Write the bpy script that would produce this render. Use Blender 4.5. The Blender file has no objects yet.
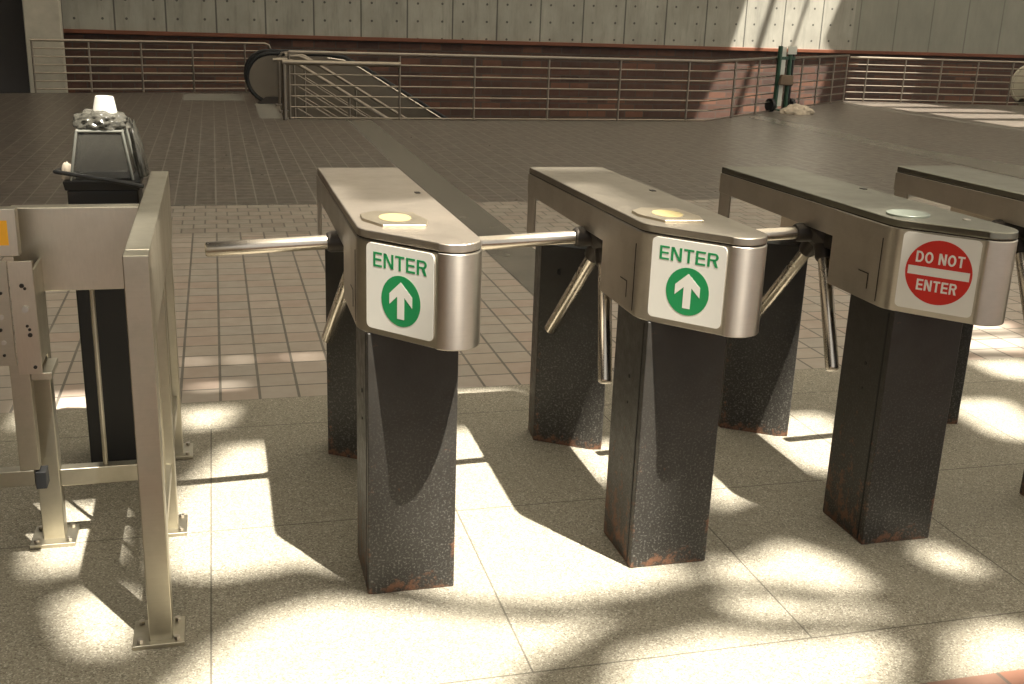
import bpy, bmesh, math, random
from mathutils import Vector, Matrix
from mathutils.geometry import delaunay_2d_cdt
random.seed(7)
PI = math.pi
scene = bpy.context.scene
COL = scene.collection

# ---------------------------------------------------------------- camera
cam_d = bpy.data.cameras.new('camera')
cam = bpy.data.objects.new('camera', cam_d)
COL.objects.link(cam)
cam_d.sensor_width = 36.0
cam_d.lens = 1092.9043 / 1024 * 36.0
cam_d.clip_end = 300
R_ = Vector((0.96669289, -0.25362006, 0.0343763))
U_ = Vector((0.04303352, 0.29346872, 0.95499959))
F_ = Vector((0.25229542, 0.92171198, -0.29460829))
M = Matrix(((R_.x, U_.x, -F_.x, 0.0), (R_.y, U_.y, -F_.y, -2.6566), (R_.z, U_.z, -F_.z, 1.5652), (0, 0, 0, 1)))
cam.matrix_world = M
scene.camera = cam

# ---------------------------------------------------------------- light
vs = scene.view_settings
vs.view_transform = 'Standard'
vs.look = 'None'
vs.gamma = 1
vs.use_curve_mapping = False
vs.exposure = 0.0
world = bpy.data.worlds.new('sky')
scene.world = world
world.use_nodes = True
bg = world.node_tree.nodes['Background']
bg.inputs[0].default_value = (1.0, 0.97, 0.91, 1)
bg.inputs[1].default_value = 0.75

SUN = Vector((0.212, -0.37, 1.0))          # towards the sun
sd = bpy.data.lights.new('sun', 'SUN')
sd.energy = 19.0
sd.color = (1.0, 0.945, 0.84)
sd.angle = math.radians(0.6)
so = bpy.data.objects.new('sun', sd)
so.rotation_euler = SUN.to_track_quat('Z', 'Y').to_euler()
so.location = (3, -6, 20)
COL.objects.link(so)

# ---------------------------------------------------------------- materials
def newmat(name):
    m = bpy.data.materials.new(name)
    m.use_nodes = True
    nt = m.node_tree
    b = nt.nodes['Principled BSDF']
    return m, nt, b

def N(nt, t, **kw):
    n = nt.nodes.new(t)
    for k, v in kw.items():
        if k.startswith('i_'):
            n.inputs[k[2:].replace('_', ' ')].default_value = v
        else:
            setattr(n, k, v)
    return n

def L(nt, a, b):
    nt.links.new(a, b)

def ramp(nt, fac, stops):
    r = nt.nodes.new('ShaderNodeValToRGB')
    els = r.color_ramp.elements
    while len(els) < len(stops):
        els.new(0.5)
    for e, (p, c) in zip(els, stops):
        e.position = p
        e.color = (c[0], c[1], c[2], 1) if len(c) == 3 else c
    L(nt, fac, r.inputs[0])
    return r.outputs[0]

def mixc(nt, fac, a, b, mode='MIX'):
    m = nt.nodes.new('ShaderNodeMix')
    m.data_type = 'RGBA'
    m.blend_type = mode
    for s, v in ((m.inputs['Factor'], fac), (m.inputs['A'], a), (m.inputs['B'], b)):
        pass
    fi = [i for i in m.inputs if i.name == 'Factor' and i.type == 'VALUE'][0]
    ai = [i for i in m.inputs if i.name == 'A' and i.type == 'RGBA'][0]
    bi = [i for i in m.inputs if i.name == 'B' and i.type == 'RGBA'][0]
    for s, v in ((fi, fac), (ai, a), (bi, b)):
        if hasattr(v, 'is_output'):
            L(nt, v, s)
        elif isinstance(v, (int, float)):
            s.default_value = v
        else:
            s.default_value = (v[0], v[1], v[2], 1)
    return [o for o in m.outputs if o.type == 'RGBA'][0]

def math_(nt, op, a, b=None, c=None, clamp=False):
    m = nt.nodes.new('ShaderNodeMath')
    m.operation = op
    m.use_clamp = clamp
    for i, v in enumerate((a, b, c)):
        if v is None:
            continue
        if hasattr(v, 'is_output'):
            L(nt, v, m.inputs[i])
        else:
            m.inputs[i].default_value = v
    return m.outputs[0]

def objco(nt):
    return nt.nodes.new('ShaderNodeTexCoord').outputs['Object']

def noise(nt, co, scale, detail=3, rough=0.5, vscale=None):
    n = N(nt, 'ShaderNodeTexNoise')
    n.inputs['Scale'].default_value = scale
    n.inputs['Detail'].default_value = detail
    n.inputs['Roughness'].default_value = rough
    if vscale:
        mp = N(nt, 'ShaderNodeMapping')
        mp.inputs['Scale'].default_value = vscale
        L(nt, co, mp.inputs[0])
        co = mp.outputs[0]
    L(nt, co, n.inputs['Vector'])
    return n.outputs[0]

def bump(nt, b, h, strength=0.3, dist=0.002):
    bp = N(nt, 'ShaderNodeBump')
    bp.inputs['Strength'].default_value = strength
    bp.inputs['Distance'].default_value = dist
    L(nt, h, bp.inputs['Height'])
    L(nt, bp.outputs[0], b.inputs['Normal'])

def m_steel(name, col, rough, streak=(3, 3, 120), dirt=0.25, metal=1.0, ribs=False, aniso=0):
    m, nt, b = newmat(name)
    co = objco(nt)
    s = noise(nt, co, 4.0, 4, 0.6, streak)
    d = noise(nt, co, 7.0, 5, 0.65)
    dirtf = math_(nt, 'MULTIPLY', ramp(nt, d, [(0.42, (0, 0, 0)), (0.72, (1, 1, 1))]), dirt)
    c = mixc(nt, dirtf, col, (col[0] * .45, col[1] * .40, col[2] * .32))
    c = mixc(nt, math_(nt, 'MULTIPLY', s, 0.35), c, (col[0] * .6, col[1] * .6, col[2] * .58))
    L(nt, c, b.inputs['Base Color'])
    b.inputs['Metallic'].default_value = metal
    r = math_(nt, 'ADD', math_(nt, 'MULTIPLY', d, 0.22), rough - 0.10)
    L(nt, r, b.inputs['Roughness'])
    if aniso:
        tg = nt.nodes.new('ShaderNodeTangent')
        tg.direction_type = 'RADIAL'
        tg.axis = 'Z'
        L(nt, tg.outputs[0], b.inputs['Tangent'])
        b.inputs['Anisotropic'].default_value = 0.8
        b.inputs['Anisotropic Rotation'].default_value = aniso - 1
    if ribs:
        sx = nt.nodes.new('ShaderNodeSeparateXYZ')
        L(nt, co, sx.inputs[0])
        t = math_(nt, 'ADD', math_(nt, 'MULTIPLY', sx.outputs[0], 0.55), math_(nt, 'MULTIPLY', sx.outputs[1], 1.0))
        w = math_(nt, 'SINE', math_(nt, 'MULTIPLY', t, 520.0))
        bump(nt, b, math_(nt, 'ADD', w, math_(nt, 'MULTIPLY', s, 0.5)), 0.35, 0.0012)
    else:
        bump(nt, b, s, 0.12, 0.001)
    return m

def m_plain(name, col, rough=0.6, metal=0.0, var=0.15, scale=12, spec=0.5, bmp=0.0):
    m, nt, b = newmat(name)
    co = objco(nt)
    n = noise(nt, co, scale, 5, 0.6)
    c = mixc(nt, math_(nt, 'MULTIPLY', ramp(nt, n, [(0.3, (0, 0, 0)), (0.7, (1, 1, 1))]), var), col, (col[0] * .3, col[1] * .3, col[2] * .3))
    L(nt, c, b.inputs['Base Color'])
    b.inputs['Roughness'].default_value = rough
    b.inputs['Metallic'].default_value = metal
    b.inputs['Specular IOR Level'].default_value = spec
    if bmp:
        bump(nt, b, n, bmp, 0.004)
    return m

def m_post(name='post_paint'):
    m, nt, b = newmat(name)
    co = objco(nt)
    sx = nt.nodes.new('ShaderNodeSeparateXYZ')
    L(nt, co, sx.inputs[0])
    X, Y, Z = sx.outputs
    n1 = noise(nt, co, 28, 6, 0.7)
    n2 = noise(nt, co, 6, 5, 0.7)
    n3 = noise(nt, co, 160, 3, 0.6)
    # closeness to the foot and to the two front corners, where paint wears off
    foot = math_(nt, 'SUBTRACT', 1.0, math_(nt, 'MULTIPLY', Z, 14.0), clamp=True)
    ex = math_(nt, 'SUBTRACT', 0.12, math_(nt, 'ABSOLUTE', math_(nt, 'SUBTRACT', X, 0.12)))
    edge = math_(nt, 'SUBTRACT', 1.0, math_(nt, 'MULTIPLY', math_(nt, 'ABSOLUTE', ex), 28.0), clamp=True)
    low = math_(nt, 'SUBTRACT', 1.15, math_(nt, 'MULTIPLY', Z, 1.8), clamp=True)
    edge = math_(nt, 'MULTIPLY', edge, low)
    wear = math_(nt, 'MAXIMUM', math_(nt, 'MULTIPLY', foot, 0.67), math_(nt, 'MULTIPLY', edge, 0.45))
    wear = math_(nt, 'ADD', wear, math_(nt, 'MULTIPLY', math_(nt, 'SUBTRACT', n2, 0.5), 0.55))
    val = math_(nt, 'ADD', n1, math_(nt, 'MULTIPLY', wear, 0.42))
    mask = ramp(nt, val, [(0.68, (0, 0, 0)), (0.80, (1, 1, 1))])
    rust = mixc(nt, n3, (0.07, 0.03, 0.016), (0.24, 0.125, 0.075))
    paint = mixc(nt, n2, (0.018, 0.015, 0.012), (0.048, 0.045, 0.039))
    sun_speckle = ramp(nt, n3, [(0.52, (0, 0, 0)), (0.74, (1, 1, 1))])
    paint = mixc(nt, math_(nt, 'MULTIPLY', sun_speckle, math_(nt, 'MULTIPLY', low, 0.5)), paint, (0.30, 0.29, 0.26))  # pale speckles paint sun sparkle into the lower, sunlit part of the post
    L(nt, mixc(nt, mask, paint, rust), b.inputs['Base Color'])
    L(nt, ramp(nt, n1, [(0.3, (0.30, 0.30, 0.30)), (0.7, (0.52, 0.52, 0.52))]), b.inputs['Roughness'])
    b.inputs['Specular IOR Level'].default_value = 0.35
    bump(nt, b, math_(nt, 'ADD', n1, math_(nt, 'MULTIPLY', n3, 0.6)), 0.35, 0.002)
    return m

def m_apron():
    m, nt, b = newmat('exposed_aggregate')
    co = objco(nt)
    sx = nt.nodes.new('ShaderNodeSeparateXYZ')
    L(nt, co, sx.inputs[0])
    X, Y, Z = sx.outputs
    v = N(nt, 'ShaderNodeTexVoronoi')
    v.inputs['Scale'].default_value = 260
    L(nt, co, v.inputs['Vector'])
    sc = nt.nodes.new('ShaderNodeSeparateColor')
    L(nt, v.outputs['Color'], sc.inputs[0])
    grain = ramp(nt, sc.outputs[0], [(0.0, (0.12, 0.105, 0.08)), (0.25, (0.24, 0.215, 0.165)), (0.8, (0.31, 0.285, 0.225)), (1.0, (0.52, 0.48, 0.40))])
    big = noise(nt, co, 2.2, 5, 0.6)
    c = mixc(nt, ramp(nt, big, [(0.35, (0, 0, 0)), (0.7, (.35, .35, .35))]), grain, (0.24, 0.22, 0.17))
    fine = noise(nt, co, 420, 2)
    c = mixc(nt, math_(nt, 'MULTIPLY', fine, 0.25), c, (0.18, 0.16, 0.12))
    # saw-cut joints
    jx = math_(nt, 'PINGPONG', math_(nt, 'ADD', X, 0.0708 + 0.7637 * 10), 0.7637 / 1.0)
    # pingpong folds every 0.7637, so both ends are joints
    dx = math_(nt, 'MINIMUM', jx, math_(nt, 'SUBTRACT', 0.7637, jx))
    inb = math_(nt, 'LESS_THAN', math_(nt, 'ABSOLUTE', math_(nt, 'SUBTRACT', Y, 0.45)), 0.88)
    dx = math_(nt, 'ADD', dx, math_(nt, 'MULTIPLY', math_(nt, 'SUBTRACT', 1.0, inb), 1.0))
    d1 = math_(nt, 'ABSOLUTE', math_(nt, 'SUBTRACT', Y, 0.4798))
    d2 = math_(nt, 'ABSOLUTE', math_(nt, 'ADD', Y, 0.4322))
    d3 = math_(nt, 'ABSOLUTE', math_(nt, 'SUBTRACT', Y, 1.33))
    dm = math_(nt, 'MINIMUM', math_(nt, 'MINIMUM', dx, d3), math_(nt, 'MINIMUM', d1, d2))
    j = math_(nt, 'LESS_THAN', dm, 0.0026)
    c = mixc(nt, math_(nt, 'MULTIPLY', j, 0.75), c, (0.08, 0.07, 0.055))
    L(nt, c, b.inputs['Base Color'])
    b.inputs['Roughness'].default_value = 0.75
    b.inputs['Specular IOR Level'].default_value = 0.3
    bump(nt, b, v.outputs['Distance'], 0.3, 0.002)
    return m

def m_tile(name, cols, mortar, offset=0.0, rough=(0.35, 0.5), w=0.1565, h=0.1535, msize=0.006, seedshift=(0, 0), spec=0.5, bstr=0.35, freq=2):
    m, nt, b = newmat(name)
    co = objco(nt)
    mp = N(nt, 'ShaderNodeMapping')
    mp.inputs['Location'].default_value = (seedshift[0], seedshift[1], 0)
    L(nt, co, mp.inputs[0])
    br = N(nt, 'ShaderNodeTexBrick')
    br.offset = offset
    br.offset_frequency = freq
    br.inputs['Scale'].default_value = 1.0
    br.inputs['Brick Width'].default_value = w
    br.inputs['Row Height'].default_value = h
    br.inputs['Mortar Size'].default_value = msize
    br.inputs['Mortar Smooth'].default_value = 0.15
    br.inputs['Bias'].default_value = 0.0
    br.inputs['Color1'].default_value = (0, 0, 0, 1)
    br.inputs['Color2'].default_value = (1, 1, 1, 1)
    br.inputs['Mortar'].default_value = (0.5, 0.5, 0.5, 1)
    L(nt, mp.outputs[0], br.inputs['Vector'])
    k = len(cols)
    tc = ramp(nt, br.outputs['Color'], [(i / (k - 1), c) for i, c in enumerate(cols)])
    n = noise(nt, co, 9, 6, 0.65)
    n2 = noise(nt, co, 0.7, 3, 0.5)
    tc = mixc(nt, math_(nt, 'MULTIPLY', n, 0.35), tc, (cols[0][0] * .5, cols[0][1] * .5, cols[0][2] * .5))
    tc = mixc(nt, math_(nt, 'MULTIPLY', n2, 0.35), tc, (cols[-1][0] * .7, cols[-1][1] * .7, cols[-1][2] * .7))
    c = mixc(nt, br.outputs['Fac'], tc, mortar)
    L(nt, c, b.inputs['Base Color'])
    L(nt, ramp(nt, n, [(0.3, (rough[0],) * 3), (0.7, (rough[1],) * 3)]), b.inputs['Roughness'])
    b.inputs['Specular IOR Level'].default_value = spec
    hgt = math_(nt, 'SUBTRACT', math_(nt, 'MULTIPLY', n, 0.25), br.outputs['Fac'])
    bump(nt, b, hgt, bstr, 0.002)
    return m

def m_concrete():
    m, nt, b = newmat('board_formed_concrete')
    co = objco(nt)
    sx = nt.nodes.new('ShaderNodeSeparateXYZ')
    L(nt, co, sx.inputs[0])
    X, Y, Z = sx.outputs
    n = noise(nt, co, 1.6, 7, 0.65, (1.5, 1, 0.7))
    n2 = noise(nt, co, 3.0, 5, 0.7, (3.5, 1, 0.35))
    c = mixc(nt, n, (0.16, 0.152, 0.125), (0.42, 0.40, 0.335))
    c = mixc(nt, ramp(nt, n2, [(0.5, (0, 0, 0)), (0.75, (.55, .55, .55))]), c, (0.13, 0.125, 0.105))
    P = 0.866
    xs = math_(nt, 'ADD', X, 2.53 + P * 8)
    j = math_(nt, 'PINGPONG', xs, P / 2)          # 0 at a joint, P/2 mid panel
    jm = math_(nt, 'LESS_THAN', j, 0.014)
    c = mixc(nt, math_(nt, 'MULTIPLY', jm, 0.8), c, (0.045, 0.042, 0.035))
    hx = math_(nt, 'ABSOLUTE', math_(nt, 'SUBTRACT', j, 0.20))
    hz = math_(nt, 'SUBTRACT', math_(nt, 'PINGPONG', math_(nt, 'ADD', math_(nt, 'SUBTRACT', Z, math_(nt, 'MULTIPLY', X, 0.021)), 3.2 - 1.13), 0.16), 0.0)
    dd = math_(nt, 'SQRT', math_(nt, 'ADD', math_(nt, 'MULTIPLY', hx, hx), math_(nt, 'MULTIPLY', hz, hz)))
    hole = math_(nt, 'LESS_THAN', dd, 0.022)
    # beyond about the thirteenth metre the wall is one darker, plainer pour
    plain = math_(nt, 'GREATER_THAN', X, 12.94)
    hole = math_(nt, 'MULTIPLY', hole, math_(nt, 'SUBTRACT', 1.0, plain))
    c = mixc(nt, math_(nt, 'MULTIPLY', plain, 0.6), c, mixc(nt, n2, (0.13, 0.13, 0.105), (0.24, 0.235, 0.19)))
    c = mixc(nt, math_(nt, 'MULTIPLY', hole, 0.8), c, (0.03, 0.028, 0.024))
    L(nt, c, b.inputs['Base Color'])
    b.inputs['Roughness'].default_value = 0.85
    bump(nt, b, math_(nt, 'SUBTRACT', n2, jm), 0.4, 0.01)
    return m

STEEL = m_steel('brushed_steel', (0.62, 0.57, 0.50), 0.36, aniso=1.25)
STEEL_LID = m_steel('ribbed_steel_lid', (0.52, 0.46, 0.39), 0.42, ribs=True)
STEEL_SMOOTH = m_steel('flat_steel_lid', (0.38, 0.34, 0.28), 0.42, (60, 3, 3))  # tone lowered to put this lid's dimmer reflection into the colour
STEEL_DARK = m_steel('worn_dark_steel', (0.22, 0.18, 0.14), 0.40)
CHROME = m_steel('polished_tube', (0.68, 0.62, 0.54), 0.24, (80, 3, 3), dirt=0.08)
FENCE = m_steel('fence_steel', (0.56, 0.52, 0.42), 0.36, dirt=0.35)
FENCEP = m_steel('fence_plate_steel', (0.66, 0.61, 0.50), 0.33, (50, 3, 6), dirt=0.2)
RAIL = m_steel('rail_steel', (0.30, 0.26, 0.21), 0.38, dirt=0.2)
POST = m_post()
INNER = m_steel('bright_inner_panel', (0.88, 0.80, 0.68), 0.30, dirt=0.1)
HUB = m_plain('cast_dark_metal', (0.05, 0.042, 0.035), 0.45, 0.7)
SIGNW = m_plain('white_enamel', (0.80, 0.78, 0.70), 0.35, var=0.06)
GREEN = m_plain('sign_green', (0.015, 0.27, 0.085), 0.4, var=0.08)
RED = m_plain('sign_red', (0.60, 0.025, 0.015), 0.4, var=0.08)
YELLOW = m_plain('yellow_label', (0.34, 0.27, 0.12), 0.5, var=0.1)
ORANGE = m_plain('orange_label', (0.95, 0.45, 0.02), 0.5, var=0.05)
PLATE = m_steel('reader_plate_steel', (0.66, 0.58, 0.45), 0.36, dirt=0.15)
DISCM = m_plain('grey_green_disc', (0.20, 0.22, 0.18), 0.35, 0.5)
BLACK = m_plain('black_plastic', (0.016, 0.015, 0.014), 0.45, var=0.2)
RUBBER = m_plain('black_rubber', (0.012, 0.012, 0.012), 0.6)
APRON = m_apron()
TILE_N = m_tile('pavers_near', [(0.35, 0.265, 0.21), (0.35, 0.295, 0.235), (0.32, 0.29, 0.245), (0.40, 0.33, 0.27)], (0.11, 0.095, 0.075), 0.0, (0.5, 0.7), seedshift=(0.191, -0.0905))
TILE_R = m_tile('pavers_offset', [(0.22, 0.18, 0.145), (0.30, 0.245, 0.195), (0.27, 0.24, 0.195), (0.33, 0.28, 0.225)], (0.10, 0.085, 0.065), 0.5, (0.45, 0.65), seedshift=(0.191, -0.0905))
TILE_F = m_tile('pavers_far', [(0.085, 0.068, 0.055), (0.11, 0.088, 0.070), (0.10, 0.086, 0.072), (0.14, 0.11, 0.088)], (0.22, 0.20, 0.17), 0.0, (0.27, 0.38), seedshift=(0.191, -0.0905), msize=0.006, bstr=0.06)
TILE_B = m_tile('brick_pavers_front', [(0.26, 0.11, 0.07), (0.30, 0.14, 0.085), (0.20, 0.12, 0.09), (0.26, 0.17, 0.125)], (0.12, 0.09, 0.07), 0.0, (0.5, 0.7), w=0.21, h=0.21, seedshift=(0.05, 0.03))
BANDM = m_plain('honed_granite', (0.16, 0.145, 0.12), 0.26, var=0.35, scale=3)
PALE = m_plain('landing_slab', (0.22, 0.205, 0.175), 0.5, var=0.2, scale=4)
BRICK = m_tile('brick_wall', [(0.035, 0.020, 0.016), (0.085, 0.038, 0.024), (0.055, 0.028, 0.020), (0.16, 0.068, 0.038)], (0.06, 0.045, 0.035), 0.5, (0.7, 0.9), w=0.40, h=0.135, msize=0.012)
CONC = m_concrete()
COLUMN = m_plain('pale_concrete', (0.50, 0.46, 0.37), 0.85, var=0.35, scale=3, bmp=0.2)
LEDGE = m_plain('rust_red_ledge', (0.16, 0.05, 0.02), 0.6, var=0.3, scale=3)
DARKWALL = m_plain('dark_wall', (0.035, 0.03, 0.026), 0.8)
ROOFM = m_plain('roof_blocker', (0.10, 0.09, 0.08), 0.8)
DIFFUSER, _nt, _b = newmat('added_roof_diffuser')  # added translucent roof skin that spreads the sun as soft top light
_b.inputs['Base Color'].default_value = (0.5, 0.48, 0.44, 1)
_b.inputs['Roughness'].default_value = 0.8
_tr = _nt.nodes.new('ShaderNodeBsdfTranslucent')
_tr.inputs[0].default_value = (0.47, 0.455, 0.42, 1)
_df = _nt.nodes.new('ShaderNodeBsdfDiffuse')
_df.inputs[0].default_value = (0.2, 0.2, 0.2, 1)
_ad = _nt.nodes.new('ShaderNodeAddShader')
_nt.links.new(_tr.outputs[0], _ad.inputs[0]); _nt.links.new(_df.outputs[0], _ad.inputs[1])
_nt.links.new(_ad.outputs[0], _nt.nodes['Material Output'].inputs[0])
ESCP = m_plain('escalator_panel', (0.19, 0.16, 0.12), 0.35, 0.6, var=0.2, scale=2)
CARTG = m_plain('green_paint', (0.03, 0.075, 0.045), 0.4, 0.2, var=0.2)
CARTW = m_plain('pale_sheet', (0.55, 0.56, 0.50), 0.6)
CARTB = m_plain('brown_bundle', (0.16, 0.11, 0.07), 0.8, var=0.4, scale=20, bmp=0.5)
CLOTH = m_plain('beige_cloth', (0.52, 0.44, 0.34), 0.9, var=0.4, scale=20, bmp=0.6)
BEIGE = m_plain('beige_trim', (0.45, 0.41, 0.31), 0.5)
CUPM = m_plain('white_paper_cup', (0.50, 0.48, 0.42), 0.6, var=0.35, scale=45)

def m_glassy(name, col, alpha, rough=0.15):
    m, nt, b = newmat(name)
    co = objco(nt)
    n = noise(nt, co, 9, 5, 0.7)
    L(nt, mixc(nt, n, col, (col[0] * .5, col[1] * .5, col[2] * .5)), b.inputs['Base Color'])
    b.inputs['Roughness'].default_value = rough
    L(nt, math_(nt, 'ADD', math_(nt, 'MULTIPLY', n, 0.35), alpha - .17), b.inputs['Alpha'])
    bump(nt, b, n, 0.4, 0.01)
    return m
HOOD = m_glassy('scuffed_clear_plastic', (0.11, 0.105, 0.085), 0.55)
FILM = m_glassy('clear_film', (0.085, 0.08, 0.065), 0.80, 0.15)

# ---------------------------------------------------------------- mesh helpers
class MB:
    def __init__(s):
        s.v = []
        s.f = []
    def add(s, vs, fs):
        o = len(s.v)
        s.v += [tuple(v) for v in vs]
        s.f += [tuple(i + o for i in f) for f in fs]
        return s
    def box(s, x0, x1, y0, y1, z0, z1):
        vs = [(x, y, z) for z in (z0, z1) for y in (y0, y1) for x in (x0, x1)]
        return s.add(vs, [(0, 2, 3, 1), (4, 5, 7, 6), (0, 1, 5, 4), (2, 6, 7, 3), (0, 4, 6, 2), (1, 3, 7, 5)])
    def prism(s, poly, z0, z1, top=None):
        """poly: list of (x, y) counter-clockwise; top: optional other outline"""
        n = len(poly)
        top = top or poly
        vs = [(x, y, z0) for x, y in poly] + [(x, y, z1) for x, y in top]
        fs = [tuple(range(n - 1, -1, -1)), tuple(range(n, 2 * n))]
        fs += [(i, (i + 1) % n, n + (i + 1) % n, n + i) for i in range(n)]
        return s.add(vs, fs)
    def tube(s, pts, r, seg=12, cap=True):
        pts = [Vector(p) for p in pts]
        rings = []
        prev = None
        for i, p in enumerate(pts):
            if i == 0: t = pts[1] - p
            elif i == len(pts) - 1: t = p - pts[i - 1]
            else: t = (pts[i + 1] - p).normalized() + (p - pts[i - 1]).normalized()
            t.normalize()
            if prev is None:
                a = Vector((0, 0, 1)) if abs(t.z) < .9 else Vector((1, 0, 0))
                u = t.cross(a).normalized()
            else:
                u = (prev - t * prev.dot(t)).normalized()
            prev = u
            w = t.cross(u)
            rr = r[i] if isinstance(r, (list, tuple)) else r
            rings.append([p + (u * math.cos(2 * PI * k / seg) + w * math.sin(2 * PI * k / seg)) * rr for k in range(seg)])
        vs = [v for ring in rings for v in ring]
        fs = []
        for i in range(len(rings) - 1):
            for k in range(seg):
                a = i * seg + k
                b = i * seg + (k + 1) % seg
                fs.append((a, b, b + seg, a + seg))
        if cap:
            fs.append(tuple(range(seg - 1, -1, -1)))
            fs.append(tuple(len(vs) - seg + k for k in range(seg)))
        return s.add(vs, fs)
    def xf(s, m):
        s.v = [tuple(m @ Vector(v)) for v in s.v]
        return s

def obj(name, mb, m, parent=None, bevel=0, smooth=False, angle=35):
    me = bpy.data.meshes.new(name)
    me.from_pydata(mb.v, [], mb.f)
    me.update()
    bm = bmesh.new()
    bm.from_mesh(me)
    bmesh.ops.recalc_face_normals(bm, faces=bm.faces)
    bm.to_mesh(me)
    bm.free()
    me.materials.append(m)
    if smooth or bevel:
        for p in me.polygons:
            p.use_smooth = True
        me.set_sharp_from_angle(angle=math.radians(angle))
    o = bpy.data.objects.new(name, me)
    COL.objects.link(o)
    if bevel:
        md = o.modifiers.new('bevel', 'BEVEL')
        md.width = bevel
        md.segments = 2
        md.limit_method = 'ANGLE'
        md.angle_limit = math.radians(30)
        md.harden_normals = True
    if parent is not None:
        o.parent = parent
    return o

def struct(name, mb, m, **k):
    o = obj(name, mb, m, **k)
    o['kind'] = 'structure'
    return o

def tag(o, label, cat, group=None):
    o['label'] = label
    o['category'] = cat
    if group:
        o['group'] = group
    return o

def thing(name, label, cat, loc=(0, 0, 0), group=None):
    o = bpy.data.objects.new(name, None)
    o.empty_display_size = 0.1
    COL.objects.link(o)
    o.location = loc
    return tag(o, label, cat, group)

def rel(mb, loc):
    return mb.xf(Matrix.Translation(-Vector(loc)))

def rrect(w, h, r, n=5):
    pts = []
    for cx, cy, a0 in ((w / 2 - r, h / 2 - r, 0), (-w / 2 + r, h / 2 - r, 90), (-w / 2 + r, -h / 2 + r, 180), (w / 2 - r, -h / 2 + r, 270)):
        for i in range(n + 1):
            a = math.radians(a0 + 90 * i / n)
            pts.append((cx + r * math.cos(a), cy + r * math.sin(a)))
    return pts

# ---------------------------------------------------------------- flat polygons with holes
def inpoly(x, y, P):
    c = False
    j = len(P) - 1
    for i in range(len(P)):
        if (P[i][1] > y) != (P[j][1] > y) and x < (P[j][0] - P[i][0]) * (y - P[i][1]) / (P[j][1] - P[i][1]) + P[i][0]:
            c = not c
        j = i
    return c

def slab(outer, holes, z0, z1):
    pts = []
    edges = []
    for P in [outer] + holes:
        o = len(pts)
        pts += [Vector(p) for p in P]
        edges += [(o + i, o + (i + 1) % len(P)) for i in range(len(P))]
    v, e, f, *_ = delaunay_2d_cdt(pts, edges, [], 1, 1e-5)
    keep = []
    for t in f:
        cx = sum(v[i].x for i in t) / len(t)
        cy = sum(v[i].y for i in t) / len(t)
        if inpoly(cx, cy, outer) and not any(inpoly(cx, cy, h) for h in holes):
            keep.append(tuple(t))
    n = len(v)
    mb = MB()
    vs = [(p.x, p.y, z1) for p in v] + [(p.x, p.y, z0) for p in v]
    fs = list(keep) + [tuple(i + n for i in reversed(t)) for t in keep]
    cnt = {}
    for t in keep:
        for i in range(len(t)):
            a, b = t[i], t[(i + 1) % len(t)]
            cnt[(a, b)] = 1
    for (a, b) in list(cnt):
        if (b, a) not in cnt:
            fs.append((b, a, a + n, b + n))
    return mb.add(vs, fs)

# ================================================================ SETTING
# well edge line, left to right
rail_left_pts = [(-2.75, 16.03), (0.66, 16.86)]
well = [(-8, 14.75), (-2.79, 16.03), (1.00, 16.95), (0.86, 12.50), (7.08, 12.66), (9.0, 14.34), (11.85, 16.72), (15.3, 16.24), (30, 14.2)]
struct('floor', slab([(-8, -0.673), (30, -0.673), (30, 1.628), (-8, 1.628)], [], -0.2, 0.0), APRON)
struct('floor', slab([(-8, 1.628), (30, 1.628), (30, 4.90), (-8, 4.90)], [], -0.2, 0.0), TILE_N)
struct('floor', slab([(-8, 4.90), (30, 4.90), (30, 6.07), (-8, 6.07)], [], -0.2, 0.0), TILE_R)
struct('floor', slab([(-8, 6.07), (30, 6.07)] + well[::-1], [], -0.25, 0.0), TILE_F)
struct('floor', slab([(-8, -6), (30, -6), (30, -0.673), (-8, -0.673)], [], -0.2, 0.0), TILE_B)
# smooth stone bands let into the paving (1.5 mm proud)
struct('trim_1', MB().box(1.69, 2.03, 3.0, 12.45, -0.01, 0.0015), BANDM)
struct('trim_2', MB().prism([(8.2, 6.2), (9.3, 6.2), (8.55, 9.5), (8.45, 13.6), (8.1, 13.3), (8.15, 9.6)], -0.01, 0.0015), BANDM)
struct('trim_3', MB().prism([(11.82, 6.2), (11.95, 6.2), (11.95, 11.6), (11.45, 16.1), (11.33, 16.0), (11.82, 11.6)], -0.01, 0.0015), PALE)
struct('trim_4', MB().box(8.0, 30, 6.02, 6.08, -0.01, 0.0012), BANDM)
struct('trim_5', MB().box(-0.50, 0.40, 15.1, 16.3, -0.01, 0.0015), PALE)
struct('trim_6', MB().box(0.56, 0.84, 12.55, 14.6, -0.01, 0.0015), PALE)
struct('trim_7', MB().box(-8, 1.69, 6.05, 6.075, -0.01, 0.0012), BANDM)

struct('wall_back', MB().box(-3.2, 32, 18.5, 19.0, 0.90, 9.0), CONC)
wb = MB().box(-8, 32, -4.2, -4.0, 0, 0.1)
lower = obj('wall_back', MB().box(-20, 20, -5.0, 0.86, 0, 0.3), BRICK)
lower.rotation_euler = (PI / 2, 0, 0)
lower.location = (13, 18.85, 0)
lower['kind'] = 'structure'
struct('trim_8', MB().box(-3.2, 32, 18.45, 18.60, 0.83, 0.90), LEDGE, bevel=0.01)
struct('wall_left', MB().box(-9, -2.84, 17.2, 17.6, -4, 9.0), DARKWALL)
struct('wall_left', MB().box(-2.84, -2.30, 16.40, 16.62, -4.0, 9.0), COLUMN, bevel=0.02)
struct('floor', MB().box(-8, 30, 11, 20, -4.4, -4.2), PALE)
struct('wall_front', MB().box(0.86, 9, 12.75, 12.85, -4.2, -0.26), DARKWALL)

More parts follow.
